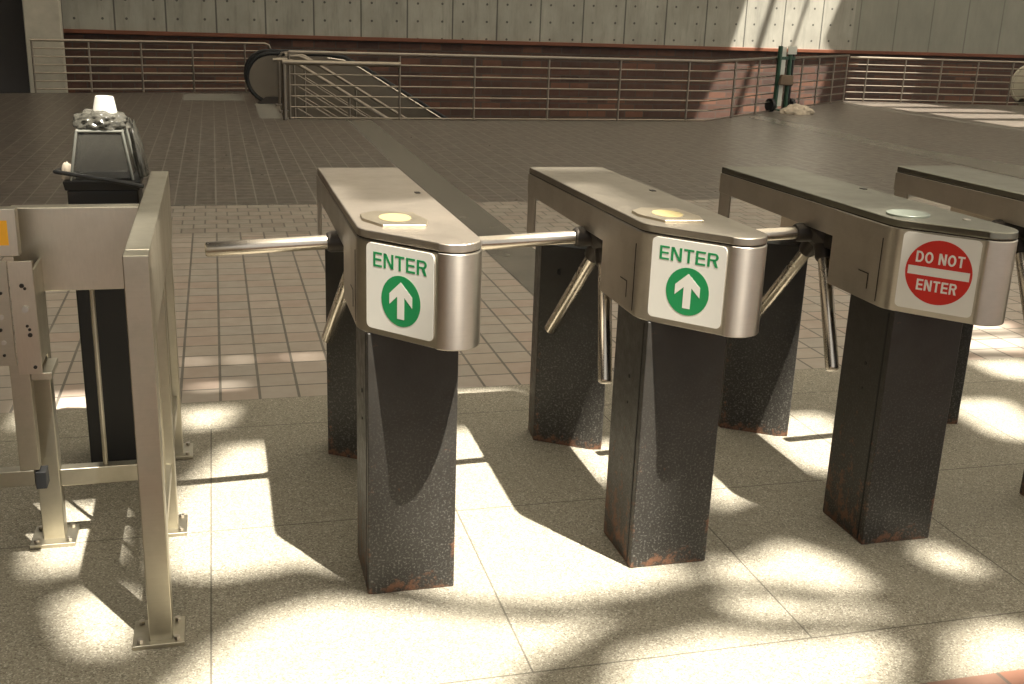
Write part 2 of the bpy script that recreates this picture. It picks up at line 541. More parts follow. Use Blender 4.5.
# unseen roof added as a gobo: openings cut to throw the sun patches
H = 12.0
def sky(P, k=1.0):
    cx = sum(p[0] for p in P) / len(P)
    cy = sum(p[1] for p in P) / len(P)
    return [(cx + (x - cx) * k + SUN.x * H, cy + (y - cy) * k + SUN.y * H) for x, y in P]
SUN_PATCHES = [  # sun patches as they fall on the ground, projected up to shape the openings
    [(-0.17, 0.78), (0.0, 1.15), (0.14, 1.14), (0.15, 0.80), (0.40, 0.88), (0.69, 0.74), (0.72, 1.17), (1.0, 1.16), (0.98, 0.74), (1.0, 0.45), (1.16, 0.06), (1.31, -0.05), (1.1, -0.10), (0.85, -0.13), (0.61, -0.07), (0.39, 0.12), (0.18, 0.23), (-0.06, 0.19), (-0.2, 0.25), (-0.22, 0.59)],
    [(0.06, -0.05), (0.24, 0.01), (0.55, -0.13), (0.83, -0.24), (0.98, -0.21), (0.8, -0.33), (0.67, -0.40), (0.52, -0.62), (-0.21, -0.60), (-0.18, -0.36), (-0.06, -0.18)],
    [(-0.19, 1.57), (0.04, 1.57), (-0.02, 1.34), (-0.18, 1.32)],
    [(0.82, 1.60), (1.20, 1.57), (1.15, 1.45), (0.82, 1.48)],
    [(1.17, 0.98), (1.50, 0.98), (1.42, 0.62), (1.20, 0.55)],
    [(1.36, 0.04), (1.44, -0.02), (1.67, 0.10), (1.78, -0.04), (1.82, -0.22), (1.69, -0.27), (1.47, -0.15), (1.30, -0.13)],
    [(1.28, -0.19), (1.46, -0.21), (1.52, -0.28), (1.73, -0.33), (1.77, -0.38), (1.48, -0.34), (1.28, -0.30)],
    [(0.88, -0.39), (1.2, -0.32), (1.44, -0.42), (1.67, -0.44), (1.72, -0.51), (1.53, -0.72), (0.71, -0.66)],
    [(1.83, -0.50), (2.03, -0.44), (2.13, -0.56), (1.97, -0.70), (1.66, -0.72)],
    [(1.97, 1.14), (2.40, 1.14), (2.38, 0.93), (2.17, 0.52), (2.03, 0.47), (1.95, 0.62)],
    [(2.92, 1.18), (3.29, 1.15), (3.24, 0.90), (3.06, 0.60), (2.90, 0.70)],
    [(3.44, 1.64), (3.78, 1.62), (3.67, 1.24), (3.43, 1.36)],
    [(-0.18, 2.175), (-0.09, 2.175), (-0.09, 2.145), (-0.18, 2.145)],
    [(0.01, 2.175), (0.10, 2.175), (0.10, 2.135), (0.01, 2.135)],
    [(0.24, 2.175), (0.44, 2.17), (0.44, 2.14), (0.24, 2.14)],
    [(-0.16, 1.83), (0.07, 1.83), (0.07, 1.79), (-0.15, 1.79)],
    [(3.46, 2.01), (4.11, 1.97), (3.89, 1.69), (3.51, 1.77)],
    [(3.79, 2.27), (4.18, 2.23), (4.06, 2.03), (3.66, 2.09)],
    [(-0.66, 0.80), (-0.34, 0.78), (-0.33, 0.30), (-0.56, 0.26)],
    [(-0.48, 0.15), (-0.42, 0.20), (-0.30, 0.20), (-0.25, 0.07), (-0.24, -0.12), (-0.29, -0.17), (-0.39, -0.13), (-0.44, -0.01)],
    [(-0.80, 1.84), (-0.44, 1.84), (-0.44, 1.44), (-0.80, 1.42)],
    [(1.60, 0.62), (1.84, 0.64), (1.74, 0.40), (1.50, 0.30)],
    [(2.10, 0.02), (2.18, -0.20), (2.07, -0.23), (2.00, -0.11)],
    # far end: the back wall, the right-hand railing and the paving in front of it
    [(9.5, 18.1), (10.45, 18.1), (10.75, 20.9), (10.3, 20.9), (10.0, 18.8)],
    [(10.6, 18.1), (11.25, 18.1), (11.55, 20.9), (10.90, 20.9)],
    [(11.33, 18.1), (12.4, 18.1), (12.35, 18.75), (12.03, 18.9), (12.15, 19.2), (12.7, 20.9), (11.64, 20.9)],
    [(11.7, 16.40), (13.1, 16.45), (13.1, 17.1), (11.8, 17.1)],
    [(11.65, 16.2), (13.3, 16.3), (13.5, 15.7), (11.75, 15.6)],
    [(11.9, 15.3), (14.0, 15.3), (14.2, 14.7), (12.0, 14.6)],
    [(12.05, 14.35), (14.0, 14.3), (13.6, 13.6), (12.1, 13.5)],
    [(12.1, 13.2), (13.4, 13.1), (13.0, 12.3), (12.15, 12.2)],
]
me_ = slab([(-3.0, -10), (32, -10), (32, 17.5), (-3.0, 17.5)], [sky(p, 0.84 if 1 < i < 23 else 1.0) for i, p in enumerate(SUN_PATCHES)], H, H + 0.001)
struct('ceiling_gobo', me_, DIFFUSER)
struct('ceiling_gobo', MB().box(-9, -3.0, -10, 18.4, H, H + 0.05), ROOFM)  # added opaque part, blocks top light over the left side
struct('wall_left', MB().box(-6.2, -6.0, -10, 17.2, -0.2, H), DARKWALL)  # unseen dark wall added to darken steel reflections and ambient from the left

# ================================================================ TURNSTILES
FACE_A = Vector((-0.02, 0.045))
FACE_D = Vector((0.667, -0.745)).normalized()
FACE_N = Vector((-0.745, -0.667)).normalized()
def outline(inset=0.0):
    k = inset
    pts = [(-0.02 + k, 1.195 - k), (-0.02 + k, 0.075), (-0.016 + k, 0.052 + k * .3), (-0.004 + k * .6, 0.027 + k)]
    pts += [(0.145 + k * .1, -0.140 + k)]
    c = (0.196, -0.092)
    r = 0.072 - k
    for a in range(228, 361, 12):
        pts.append((c[0] + r * math.cos(math.radians(a)), c[1] + (r * 1.08) * math.sin(math.radians(a))))
    pts += [(0.268 - k, 1.195 - k)]
    return pts   # counter-clockwise

def arc_pts(cx, cy, r0, r1, a0, a1, n=14):
    mb_v, mb_f = [], []
    for i in range(n + 1):
        a = math.radians(a0 + (a1 - a0) * i / n)
        mb_v += [(cx + r0 * math.cos(a), cy + r0 * math.sin(a)), (cx + r1 * math.cos(a), cy + r1 * math.sin(a))]
    for i in range(n):
        mb_f.append((2 * i, 2 * i + 1, 2 * i + 3, 2 * i + 2))
    return mb_v, mb_f

class Flat:
    """flat polygons in a (u, v) plane"""
    def __init__(s): s.polys = []
    def p(s, *pts): s.polys.append(list(pts)); return s
    def bar(s, x0, y0, x1, y1): return s.p((x0, y0), (x1, y0), (x1, y1), (x0, y1))
    def ring(s, cx, cy, rx0, ry0, rx1, ry1, a0, a1, n=12):
        for i in range(n):
            a = math.radians(a0 + (a1 - a0) * i / n); b = math.radians(a0 + (a1 - a0) * (i + 1) / n)
            s.p((cx + rx0 * math.cos(a), cy + ry0 * math.sin(a)), (cx + rx1 * math.cos(a), cy + ry1 * math.sin(a)),
                (cx + rx1 * math.cos(b), cy + ry1 * math.sin(b)), (cx + rx0 * math.cos(b), cy + ry0 * math.sin(b)))
        return s

def letter(ch, t=0.21):
    """capital in a unit-high box; returns (Flat, advance)"""
    F = Flat(); h = 1.0
    if ch == 'E':
        F.bar(0, 0, t, h); w = .66
        F.bar(t, 0, w, t * .85); F.bar(t, h - t * .85, w, h); F.bar(t, .5 - t * .4, w * .94, .5 + t * .42)
    elif ch == 'N':
        w = .74; F.bar(0, 0, t, h); F.bar(w - t, 0, w, h); F.p((t * .95, h), (0, h), (w - t, 0), (w, 0)) if False else F.p((0.02, h), (t + .04, h), (w - .02, 0), (w - t - .04, 0))
    elif ch == 'T':
        w = .68; F.bar(0, h - t * .85, w, h); F.bar(w / 2 - t / 2, 0, w / 2 + t / 2, h - t * .85)
    elif ch == 'R':
        w = .72; F.bar(0, 0, t, h); rr = .28
        F.bar(t, h - t * .85, w - rr, h); F.bar(t, h - 2 * rr, w - rr, h - 2 * rr + t * .8)
        F.ring(w - rr, h - rr, rr - t, rr - t * .82, rr, rr, -90, 90)
        F.p((w - rr - .12, h - 2 * rr + .05), (w - rr + .10, h - 2 * rr + .05), (w, 0), (w - t - .03, 0))
    elif ch == 'D':
        w = .74; F.bar(0, 0, t, h); F.bar(t, 0, w - .40, t * .85); F.bar(t, h - t * .85, w - .40, h)
        F.ring(w - .40, .5, .40 - t, .5 - t * .85, .40, .5, -90, 90, 16)
    elif ch == 'O':
        w = .80; F.ring(.40, .5, .40 - t, .5 - t * .85, .40, .51, 0, 360, 30)
    else:
        w = .26
    return F, w

def text_flat(s, height, total_w, cx, y0, t=0.21):
    out = []; x = 0.0; gap = .13
    items = []
    for ch in s:
        F, w = letter(ch, t); items.append((F, x)); x += w + gap
    x -= gap
    sx = total_w / x
    for F, ox in items:
        for P in F.polys:
            out.append([(cx - total_w / 2 + (px + ox) * sx, y0 + py * height) for px, py in P])
    return out

def on_face(u, v, off):
    p = FACE_A + FACE_D * u + FACE_N * off
    return (p.x, p.y, v)

def face_obj(name, polys, off, m, parent, thick=0.0003):
    mb = MB()
    for P in polys:
        n = len(P)
        a = sum(P[i][0] * P[(i + 1) % n][1] - P[(i + 1) % n][0] * P[i][1] for i in range(n))
        if a < 0: P = P[::-1]
        vs = [on_face(u, v, off) for u, v in P] + [on_face(u, v, off - thick) for u, v in P]
        fs = [tuple(range(n)), tuple(range(2 * n - 1, n - 1, -1))] + [(i, n + i, n + (i + 1) % n, (i + 1) % n) for i in range(n)]
        mb.add(vs, fs)
    return obj(name, mb, m, parent)

def circle(cu, cv, ru, rv, n=40):
    return [(cu + ru * math.cos(2 * PI * i / n), cv + rv * math.sin(2 * PI * i / n)) for i in range(n)]

ZB, ZT = 0.752, 0.978
def lean(mb):
    mb.v = [(x, y, z + (0.016 * min(1, max(0, (1.195 - y) / 1.15)) if z > 0.96 else 0)) for x, y, z in mb.v]
    return mb
def turnstile(i, label, sign, lid_mat, plate, x=None):
    t = thing('turnstile', label, 'turnstile', (x if x is not None else 0.3471 + 0.7657 * i, 0, 0), 'turnstiles in the row')
    # housing shell: solid head, open-sided rear
    O = outline()
    head = [(-0.02, 0.36)] + O[1:-1] + [(0.268, 0.36)]
    h = MB().prism(head, ZB, ZT)
    head_o = obj('housing', lean(h), STEEL, t, bevel=0.004)
    b = MB()
    b.box(-0.02, -0.012, 0.355, 1.187, 0.905, ZT)         # left beam above the arm opening
    b.box(0.258, 0.268, 0.355, 1.187, ZB, ZT)             # right cheek
    b.box(-0.02, 0.268, 1.187, 1.195, 0.905, ZT)          # rear beam, open below
    b.box(-0.02, -0.012, 1.10, 1.187, ZB, 0.905)          # rear return
    b.prism([(-0.012, 1.10), (0.258, 1.02), (0.258, 1.187), (-0.012, 1.187)], ZB, ZB + 0.006)
    b.box(-0.012, 0.258, 0.355, 1.187, ZT - 0.012, ZT)    # underside of the lid tray
    obj('side_shell', lean(b), STEEL, t, bevel=0.0015)
    obj('inner_panel', MB().box(0.2535, 0.2575, 0.625, 1.186, ZB + .007, 0.964), INNER, t)
    lid = lean(MB().prism(outline(0.0015), ZT + 0.003, 1.002, outline(0.003)))
    obj('lid', lid, lid_mat, t, bevel=0.004)
    obj('seam', lean(MB().prism(outline(0.004), ZT - 0.001, ZT + 0.0045)), HUB, t)
    sc = MB(); sc.box(0.225, 0.240, 0.60, 0.625, 1.000, 1.0035)
    obj('lid_catch', lean(sc), HUB, t)
    # access door outline on the left side of the head, and coin return mark
    d = MB(); d.box(-0.0212, -0.0195, 0.085, 0.088, 0.765, 0.955)
    d.box(-0.0212, -0.0195, 0.14, 0.19, 0.835, 0.838); d.box(-0.0212, -0.0195, 0.137, 0.14, 0.79, 0.838)
    obj('door_seam', d, HUB, t)
    # posts
    p = MB().prism([(0, 0.012), (0.24, 0.012), (0.24, 0.250), (0, 0.250)], 0, ZB)
    near = obj('front_post', p, POST, t, bevel=0.004)
    s = MB().box(-0.0015, 0.0005, 0.035, 0.041, 0.01, ZB - .01)
    s.tube([(-0.002, 0.12, 0.56), (0.002, 0.12, 0.56)], 0.006, 8)
    s.tube([(-0.002, 0.12, 0.48), (0.002, 0.12, 0.48)], 0.004, 8)
    obj('panel_seam', s, RUBBER, near)
    p = MB().prism([(-0.012, 1.013), (0.172, 0.888), (0.212, 0.880), (0.24, 0.95), (0.235, 1.13), (0, 1.13)], 0, ZB)
    rear = obj('rear_post', p, POST, t, bevel=0.003)
    q = MB().tube([(0.045, 0.972, 0.66), (0.047, 0.968, 0.66)], 0.012, 10)
    obj('keyhole', q, RUBBER, rear)
    # tripod
    piv = Vector((0.055, 0.545, 0.882))
    dirs = [Vector((-1, -0.04, -0.035)).normalized(), Vector((-0.165, 0.57, -0.80)).normalized(), Vector((-0.03 if i == 0 else -0.15, -0.57, -0.80)).normalized()]
    ax = Vector((-0.72, 0, -0.69)).normalized()
    hub = MB().tube([piv - ax * 0.10, piv - ax * 0.02, piv + ax * 0.035, piv + ax * 0.055], [0.075, 0.075, 0.062, 0.03], 20)
    for dv in dirs:
        hub.tube([piv, piv + dv * 0.095, piv + dv * 0.105], [0.034, 0.031, 0.026], 14)
    hub.box(0.03, 0.25, 0.44, 0.62, 0.84, 0.955)
    obj('hub', hub, HUB, t, bevel=0.003, smooth=True)
    for k, dv in enumerate(dirs):
        Ln = 0.452 if k == 0 else 0.487
        a = MB().tube([piv + dv * 0.07, piv + dv * (Ln - .006), piv + dv * (Ln - .001), piv + dv * Ln], [0.0215, 0.0215, 0.018, 0.012], 20)
        obj('arm', a, CHROME, t, smooth=True)
    # plate on the lid
    if plate == 'octagon':
        P = [(0.008, 0.21), (0.006, 0.15), (0.046, 0.055), (0.155, 0.045), (0.172, 0.11), (0.152, 0.225), (0.05, 0.25)]
        r = obj('reader_plate', MB().prism(P, 1.014, 1.024), PLATE, t, bevel=0.002)
        c = (0.092, 0.150)
        obj('label', MB().prism([(c[0] + .042 * math.cos(a * PI / 9), c[1] + .055 * math.sin(a * PI / 9)) for a in range(18)], 1.024, 1.0246), YELLOW, r)
    elif plate == 'disc':
        obj('lid_disc', MB().prism([(0.070 + .064 * math.cos(a * PI / 16), 0.115 + .058 * math.sin(a * PI / 16)) for a in range(32)], 1.014, 1.023), DISCM, t, bevel=0.002)
        obj('lid_lock', MB().prism([(0.20 + .012 * math.cos(a * PI / 8), 0.02 + .012 * math.sin(a * PI / 8)) for a in range(16)], 1.014, 1.020), STEEL, t)
    # sign on the slanted face
    CU, CV, SW, SH = 0.138, 0.879, 0.212, 0.220
    if sign:
        rr = [(CU + x_, CV + y_) for x_, y_ in rrect(SW, SH, 0.014)]
        sg = face_obj('sign_plate', [rr], 0.0022, SIGNW, t, 0.0022)
        sg['label'] = 'white sign with green ENTER and arrow' if sign == 'enter' else 'white sign with red DO NOT ENTER disc'
        if sign == 'enter':
            face_obj('lettering', text_flat('ENTER', 0.037, 0.168, CU + .001, 0.931, 0.165), 0.0025, GREEN, sg)
            cu, cv = CU + .005, 0.854
            face_obj('arrow_disc', [circle(cu, cv, 0.062, 0.065)], 0.0025, GREEN, sg)
            parts = [[(-.011, -.046), (.011, -.046), (.011, .0115), (-.011, .0115)],
                     [(0, .049), (-.036, .016), (-.036, -.012), (-.011, .0115), (0, .0115)], [(0, .049), (0, .0115), (.011, .0115), (.036, -.012), (.036, .016)]]
            face_obj('arrow', [[(cu + a, cv + b) for a, b in P] for P in parts], 0.0028, SIGNW, sg)
        else:
            cu, cv = CU + .002, 0.883
            face_obj('red_disc', [circle(cu, cv, 0.091, 0.0925, 56)], 0.0025, RED, sg)
            face_obj('bar', [[(cu - .084, cv - .0125), (cu + .084, cv - .0125), (cu + .084, cv + .0125), (cu - .084, cv + .0125)]], 0.0028, SIGNW, sg)
            face_obj('lettering', text_flat('DO NOT', 0.032, 0.132, cu, cv + .024, 0.20), 0.0028, SIGNW, sg)
            face_obj('lettering', text_flat('ENTER', 0.032, 0.110, cu, cv - .056, 0.20), 0.0028, SIGNW, sg)
    return t

LID3 = m_steel('dark_reflection_lid', (0.27, 0.26, 0.21), 0.36, (60, 3, 3))  # dark greenish tone stands in for what these lids reflect
turnstile(0, 'brushed steel turnstile with green ENTER sign, leftmost, its horizontal arm over the open tiled lane', 'enter', STEEL_LID, 'octagon')
turnstile(1, 'brushed steel turnstile with green ENTER sign, standing beside the red DO NOT ENTER one', 'enter', STEEL_SMOOTH, 'octagon')
turnstile(2, 'steel turnstile on black posts with red DO NOT ENTER sign and round lid disc', 'noenter', LID3, 'disc')
turnstile(3, 'steel turnstile cut off by the right edge, behind the DO NOT ENTER one', None, LID3, 'none')

# ================================================================ STEEL BARRIER ON THE LEFT
def foot_plate(parent, cx, cy, w=0.125, d=0.125):
    f = MB().box(cx - w / 2, cx + w / 2, cy - d / 2, cy + d / 2, 0, 0.012)
    o = obj('foot_plate', f, FENCE, parent, bevel=0.002)
    for sx in (-1, 1):
        for sy in (-1, 1):
            bb = MB().tube([(cx + sx * (w / 2 - .018), cy + sy * (d / 2 - .018), 0.012), (cx + sx * (w / 2 - .018), cy + sy * (d / 2 - .018), 0.021)], 0.008, 6)
            obj('bolt', bb, STEEL, o)
    return o
Bf = thing('barrier_fence', 'steel barrier of deep plate rails on bolted posts, left of the first turnstile', 'barrier', (-0.19, 0.5, 0))
bl = (-0.19, 0.5, 0)
def bpart(name, mb, m, bev=0.003):
    return obj(name, rel(mb, bl), m, Bf, bevel=bev)
bpart('end_post', MB().box(-0.219, -0.162, -0.122, -0.058, 0.0, 0.998), FENCE)
bpart('post', MB().box(-0.215, -0.166, 0.495, 0.545, 0.0, 0.78), FENCE)
bpart('post', MB().box(-0.215, -0.166, 1.09, 1.14, 0.0, 0.78), FENCE)
bpart('post', MB().box(-0.548, -0.487, 0.495, 0.55, 0.0, 0.78), FENCE)
bpart('top_plate', MB().box(-0.219, -0.162, -0.057, 1.150, 0.782, 0.998), FENCE)
bpart('cross_plate', MB().box(-0.552, -0.2195, 0.495, 0.545, 0.765, 0.998), FENCEP)
bpart('bottom_rail', MB().box(-0.486, -0.216, 0.50, 0.54, 0.175, 0.228), FENCE)
bpart('bottom_rail', MB().box(-0.205, -0.175, -0.057, 0.495, 0.19, 0.225), FENCE)
bpart('bottom_rail', MB().box(-0.205, -0.175, 0.545, 1.09, 0.19, 0.225), FENCE)
bpart('baluster', MB().tube([(-0.361, 0.52, 0.226), (-0.361, 0.52, 0.766)], 0.007, 10), FENCE, 0)
for yy in (0.08, 0.22, 0.36, 0.68, 0.82, 0.96):
    bpart('baluster', MB().tube([(-0.19, yy, 0.224), (-0.19, yy, 0.766)], 0.007, 10), FENCE, 0)
for cx, cy in ((-0.197, -0.08), (-0.203, 0.525), (-0.195, 1.115), (-0.518, 0.52)):
    fo = foot_plate(Bf, cx - bl[0], cy - bl[1])
# hinge ironwork bolted to the left post
hp = bpart('hinge_plate', MB().box(-0.541, -0.482, 0.345, 0.352, 0.575, 0.885), FENCEP, 0.001)
bpart('hinge_bracket', MB().box(-0.488, -0.481, 0.352, 0.50, 0.60, 0.86), FENCE, 0.001)
bpart('hinge_bracket', MB().box(-0.514, -0.462, 0.36, 0.494, 0.553, 0.572), FENCE, 0.001)
for (u, z, r) in ((-0.512, .82, .006), (-0.505, .812, .004), (-0.508, .757, .009), (-0.508, .71, .004), (-0.503, .70, .004), (-0.503, .685, .006), (-0.498, .595, .005)):
    b_ = MB().tube([(u, 0.3455, z), (u, 0.342 if r < .008 else 0.336, z)], r, 10)
    obj('bolt', rel(b_, bl), HUB if r < .008 else STEEL, hp)

# gate leaf to the left of the barrier
gl = (-0.60, 0.38, 0)
G = thing('swing_gate', 'steel swing gate leaf hinged to the barrier at the left edge, with orange sticker', 'gate', gl)
def gpart(name, mb, m, bev=0.002):
    return obj(name, rel(mb, gl), m, G, bevel=bev)
gpart('stile', MB().box(-0.566, -0.516, 0.36, 0.40, 0.29, 0.60), FENCE)
gpart('top_plate', MB().box(-1.30, -0.513, 0.36, 0.40, 0.895, 1.020), FENCEP)
hb = gpart('hinge_plate', MB().box(-0.62, -0.545, 0.350, 0.358, 0.60, 0.885), FENCE, 0.001)
for (u, z, r) in ((-0.565, .80, .004), (-0.575, .77, .005), (-0.570, .735, .007), (-0.575, .70, .005), (-0.570, .665, .006), (-.572, .63, .004)):
    obj('bolt', rel(MB().tube([(u, 0.351, z), (u, 0.346, z)], r, 10), gl), HUB if r < .0055 else STEEL, hb)
gpart('bottom_rail', MB().box(-1.30, -0.530, 0.36, 0.40, 0.245, 0.290), FENCE)
gpart('bumper', MB().box(-0.528, -0.500, 0.355, 0.405, 0.235, 0.285), RUBBER)
gpart('far_stile', MB().box(-1.30, -1.25, 0.36, 0.40, 0.06, 0.885), FENCE)
gpart('sticker', MB().box(-0.62, -0.535, 0.3585, 0.3598, 0.925, 0.99), ORANGE, 0)

# ================================================================ LITTER BIN
bx, by = -0.362, 1.14
BN = thing('litter_bin', 'tall square black litter bin with clear plastic hood behind the barrier', 'litter bin', (bx, by, 0))
def frustum(mb, w0, d0, w1, d1, z0, z1, ox=0, oy=0):
    a = [(-w0 / 2, -d0 / 2), (w0 / 2, -d0 / 2), (w0 / 2, d0 / 2), (-w0 / 2, d0 / 2)]
    b = [(-w1 / 2 + ox, -d1 / 2 + oy), (w1 / 2 + ox, -d1 / 2 + oy), (w1 / 2 + ox, d1 / 2 + oy), (-w1 / 2 + ox, d1 / 2 + oy)]
    return mb.prism(a, z0, z1, b)
obj('bin_body', frustum(MB(), 0.21, 0.21, 0.215, 0.215, 0.0, 0.955), BLACK, BN, bevel=0.006)
rim = frustum(MB(), 0.225, 0.225, 0.235, 0.235, 0.955, 0.985)
obj('rim', rim, BLACK, BN, bevel=0.004)
lipm = MB()
lipm.tube([(-0.135, -0.13, 1.018), (0.06, -0.135, 0.985), (0.125, -0.12, 0.968)], 0.007, 8)
lipm.tube([(-0.135, -0.13, 1.018), (-0.12, 0.08, 1.005)], 0.006, 8)
obj('bent_tray_edge', lipm, BLACK, BN)
obj('hood', frustum(MB(), 0.185, 0.19, 0.135, 0.15, 0.985, 1.135), HOOD, BN, bevel=0.008)
hf = MB()
for sx, sy in ((-1, -1), (1, -1), (1, 1), (-1, 1)):
    hf.tube([(sx * .0935, sy * .096, 0.985), (sx * .0685, sy * .076, 1.137)], 0.0045, 8)
for z, a, b in ((1.137, .0685, .076),):
    P = [(-a, -b, z), (a, -b, z), (a, b, z), (-a, b, z), (-a, -b, z)]
    for i in range(4):
        hf.tube([P[i], P[i + 1]], 0.0045, 8)
obj('hood_frame', hf, m_plain('grey_plastic_edge', (0.20, 0.20, 0.17), 0.35), BN)

def crumple(name, loc, sx, sy, sz, m, amp, seed, sub=4, parent=None):
    rnd = random.Random(seed)
    bm = bmesh.new()
    bmesh.ops.create_icosphere(bm, subdivisions=sub, radius=1)
    ph = [(Vector((rnd.uniform(-1, 1), rnd.uniform(-1, 1), rnd.uniform(-1, 1))).normalized() * rnd.uniform(3, 11), rnd.uniform(0, 6)) for _ in range(14)]
    for v in bm.verts:
        d = v.co.copy()
        s = 1
        for k, p0 in ph:
            s += amp * abs(math.sin(k.dot(d) + p0)) / 5
        q = d * s
        q.z = max(q.z, -0.45)
        v.co = Vector((q.x * sx, q.y * sy, (q.z + 0.45) * sz))
    me = bpy.data.meshes.new(name)
    bm.to_mesh(me)
    bm.free()
    me.materials.append(m)
    for p in me.polygons: p.use_smooth = True
    me.set_sharp_from_angle(angle=math.radians(60))
    o = bpy.data.objects.new(name, me)
    COL.objects.link(o)
    o.location = loc
    o.parent = parent
    return o
bag = crumple('plastic_bag', (bx + .004, by, 1.1425), 0.052, 0.05, 0.027, FILM, 0.36, 3, sub=5)
tag(bag, 'crumpled clear plastic bag lying on top of the bin hood, under the white cup', 'plastic bag')
side = crumple('plastic_bag', (bx + 0.122, by + 0.0, 0.988), 0.010, 0.040, 0.085, FILM, 0.4, 9)
side.rotation_euler = (0, -0.16, 0)
tag(side, 'thin clear bag bunched against the right side of the bin hood', 'plastic bag')
scrap = crumple('paper_scrap', (bx - 0.108, by - 0.06, 0.9875), 0.009, 0.02, 0.022, CLOTH, 0.5, 12, sub=3)
tag(scrap, 'small pale scrap wedged at the left rim of the bin', 'paper')
cup = MB()
seg = 24
cup.tube([(0, 0, 0), (0, 0, 0.006), (0, 0, 0.056), (0, 0, 0.060)], [0.041, 0.039, 0.029, 0.027], seg)
cupo = obj('paper_cup', cup, CUPM, None, smooth=True)
cupo.location = (bx + 0.014, by + 0.0, 1.180)
cupo.rotation_euler = (0.03, 0.03, 0)
tag(cupo, 'white paper cup turned upside down on top of the bin', 'paper cup')

# ================================================================ RAILINGS ROUND THE STAIRWELL
def railing(name, label, pts, posts, top, nr, r_top=0.022, r=0.011, zbot=0.02, mat=RAIL, end_curve=False):
    p0 = Vector((pts[0][0], pts[0][1], 0))
    t = thing(name, label, 'railing', p0, None)
    loc = p0
    P3 = lambda z: [(x, y, z) for x, y in pts]
    zs = [zbot + (top - zbot) * k / nr for k in range(nr)]
    if end_curve:
        e = pts[-1]; d = (Vector(pts[-1]) - Vector(pts[-2])).normalized()
        tp = P3(top)[:-1] + [(e[0] - d.x * .1, e[1] - d.y * .1, top), (e[0] - d.x * .03, e[1] - d.y * .03, top - .03), (e[0], e[1], top - .1), (e[0], e[1], 0)]
    else:
        tp = P3(top)
    obj('top_rail', rel(MB().tube(tp, r_top, 10), loc), mat, t, smooth=True)
    for z in zs:
        obj('infill_rail', rel(MB().tube(P3(z), r, 8), loc), mat, t, smooth=True)
    for x, y in posts:
        obj('post', rel(MB().tube([(x, y, 0), (x, y, top)], 0.017, 10), loc), mat, t, smooth=True)
    return t
railing('railing', 'long steel pipe railing at far left, running from the pale column to the escalator', [(-2.72, 16.02), (0.93, 16.89)],
        [(-2.70, 16.03), (-1.90, 16.22), (-1.13, 16.40), (-0.34, 16.59), (0.50, 16.79)], 0.80, 6, zbot=0.06, end_curve=True)
railing('railing', 'steel pipe railing across the front of the stairwell and angled back to the hand truck', [(0.95, 12.46), (7.08, 12.62), (9.10, 14.40)],
        [(0.95, 12.46), (2.43, 12.50), (3.48, 12.53), (4.56, 12.56), (5.64, 12.58), (6.72, 12.61), (7.74, 13.19), (8.48, 13.85), (9.08, 14.38)], 0.872, 6)
railing('railing', 'steel pipe railing from the hand truck to the sunlit corner', [(9.35, 14.62), (11.72, 16.55)],
        [(9.40, 14.66), (9.95, 15.10), (10.55, 15.59), (11.15, 16.08), (11.68, 16.51)], 0.86, 6)
railing('railing', 'sunlit steel pipe railing at far right, ending at the second escalator', [(11.78, 16.60), (15.9, 16.18)],
        [(12.15, 16.56), (12.93, 16.48), (13.69, 16.41), (14.45, 16.33), (15.19, 16.25)], 0.83, 6, zbot=0.05)

# ================================================================ STAIRS AND ESCALATOR
ST = thing('staircase', 'stairs going down to the right behind the front railing', 'stairs', (0.95, 13.4, 0))
stp = MB()
for k in range(22):
    x0 = 0.88 + k * 0.26
    stp.box(x0, x0 + 0.27, 12.95, 14.15, -0.15 * (k + 1) - .12, -0.15 * (k + 1) + 0.0)
obj('steps', rel(stp, (0.95, 13.4, 0)), PALE, ST)

def slope_rail(name, label, y, x0, xe, ztop):
    s = math.tan(math.radians(30.5))
    t = thing(name, label, 'handrail', (x0, y, 0), 'stair handrails')
    loc = (x0, y, 0)
    L_ = xe - x0
    top = [(x0 - 0.28, y, ztop + .02), (x0 - 0.1, y, ztop + .03), (x0, y, ztop), (xe, y, ztop - s * L_)]
    obj('handrail', rel(MB().tube(top, 0.024, 10), loc), RAIL, t, smooth=True)
    for k in range(1, 5):
        dz = 0.15 * k
        obj('infill_rail', rel(MB().tube([(x0, y, ztop - dz), (xe, y, ztop - dz - s * L_)], 0.010, 8), loc), RAIL, t, smooth=True)
    for q in range(0, 6):
        x = x0 + q * 0.75
        zt = ztop - s * (x - x0)
        obj('post', rel(MB().tube([(x, y, zt - 0.86), (x, y, zt)], 0.016, 8), loc), RAIL, t, smooth=True)
slope_rail('stair_handrail', 'near sloping steel handrail of the stairs, just behind the front railing', 12.98, 1.05, 5.0, 0.72)
slope_rail('stair_handrail', 'far sloping steel handrail of the stairs, alongside the escalator panel', 14.12, 1.28, 5.0, 0.74)
HR = thing('landing_rail', 'short thick steel rail in front of the stair head at the main railing', 'handrail', (0.88, 12.38, 0))
obj('rail', rel(MB().tube([(0.86, 12.36, 0.745), (2.42, 12.40, 0.745)], 0.034, 12), (0.88, 12.38, 0)), RAIL, HR, smooth=True)
obj('post', rel(MB().tube([(0.88, 12.36, 0.0), (0.88, 12.36, 0.73)], 0.028, 12), (0.88, 12.38, 0)), RAIL, HR, smooth=True)
obj('bracket', rel(MB().tube([(2.42, 12.40, 0.745), (2.43, 12.47, 0.745)], 0.016, 8), (0.88, 12.38, 0)), RAIL, HR, smooth=True)

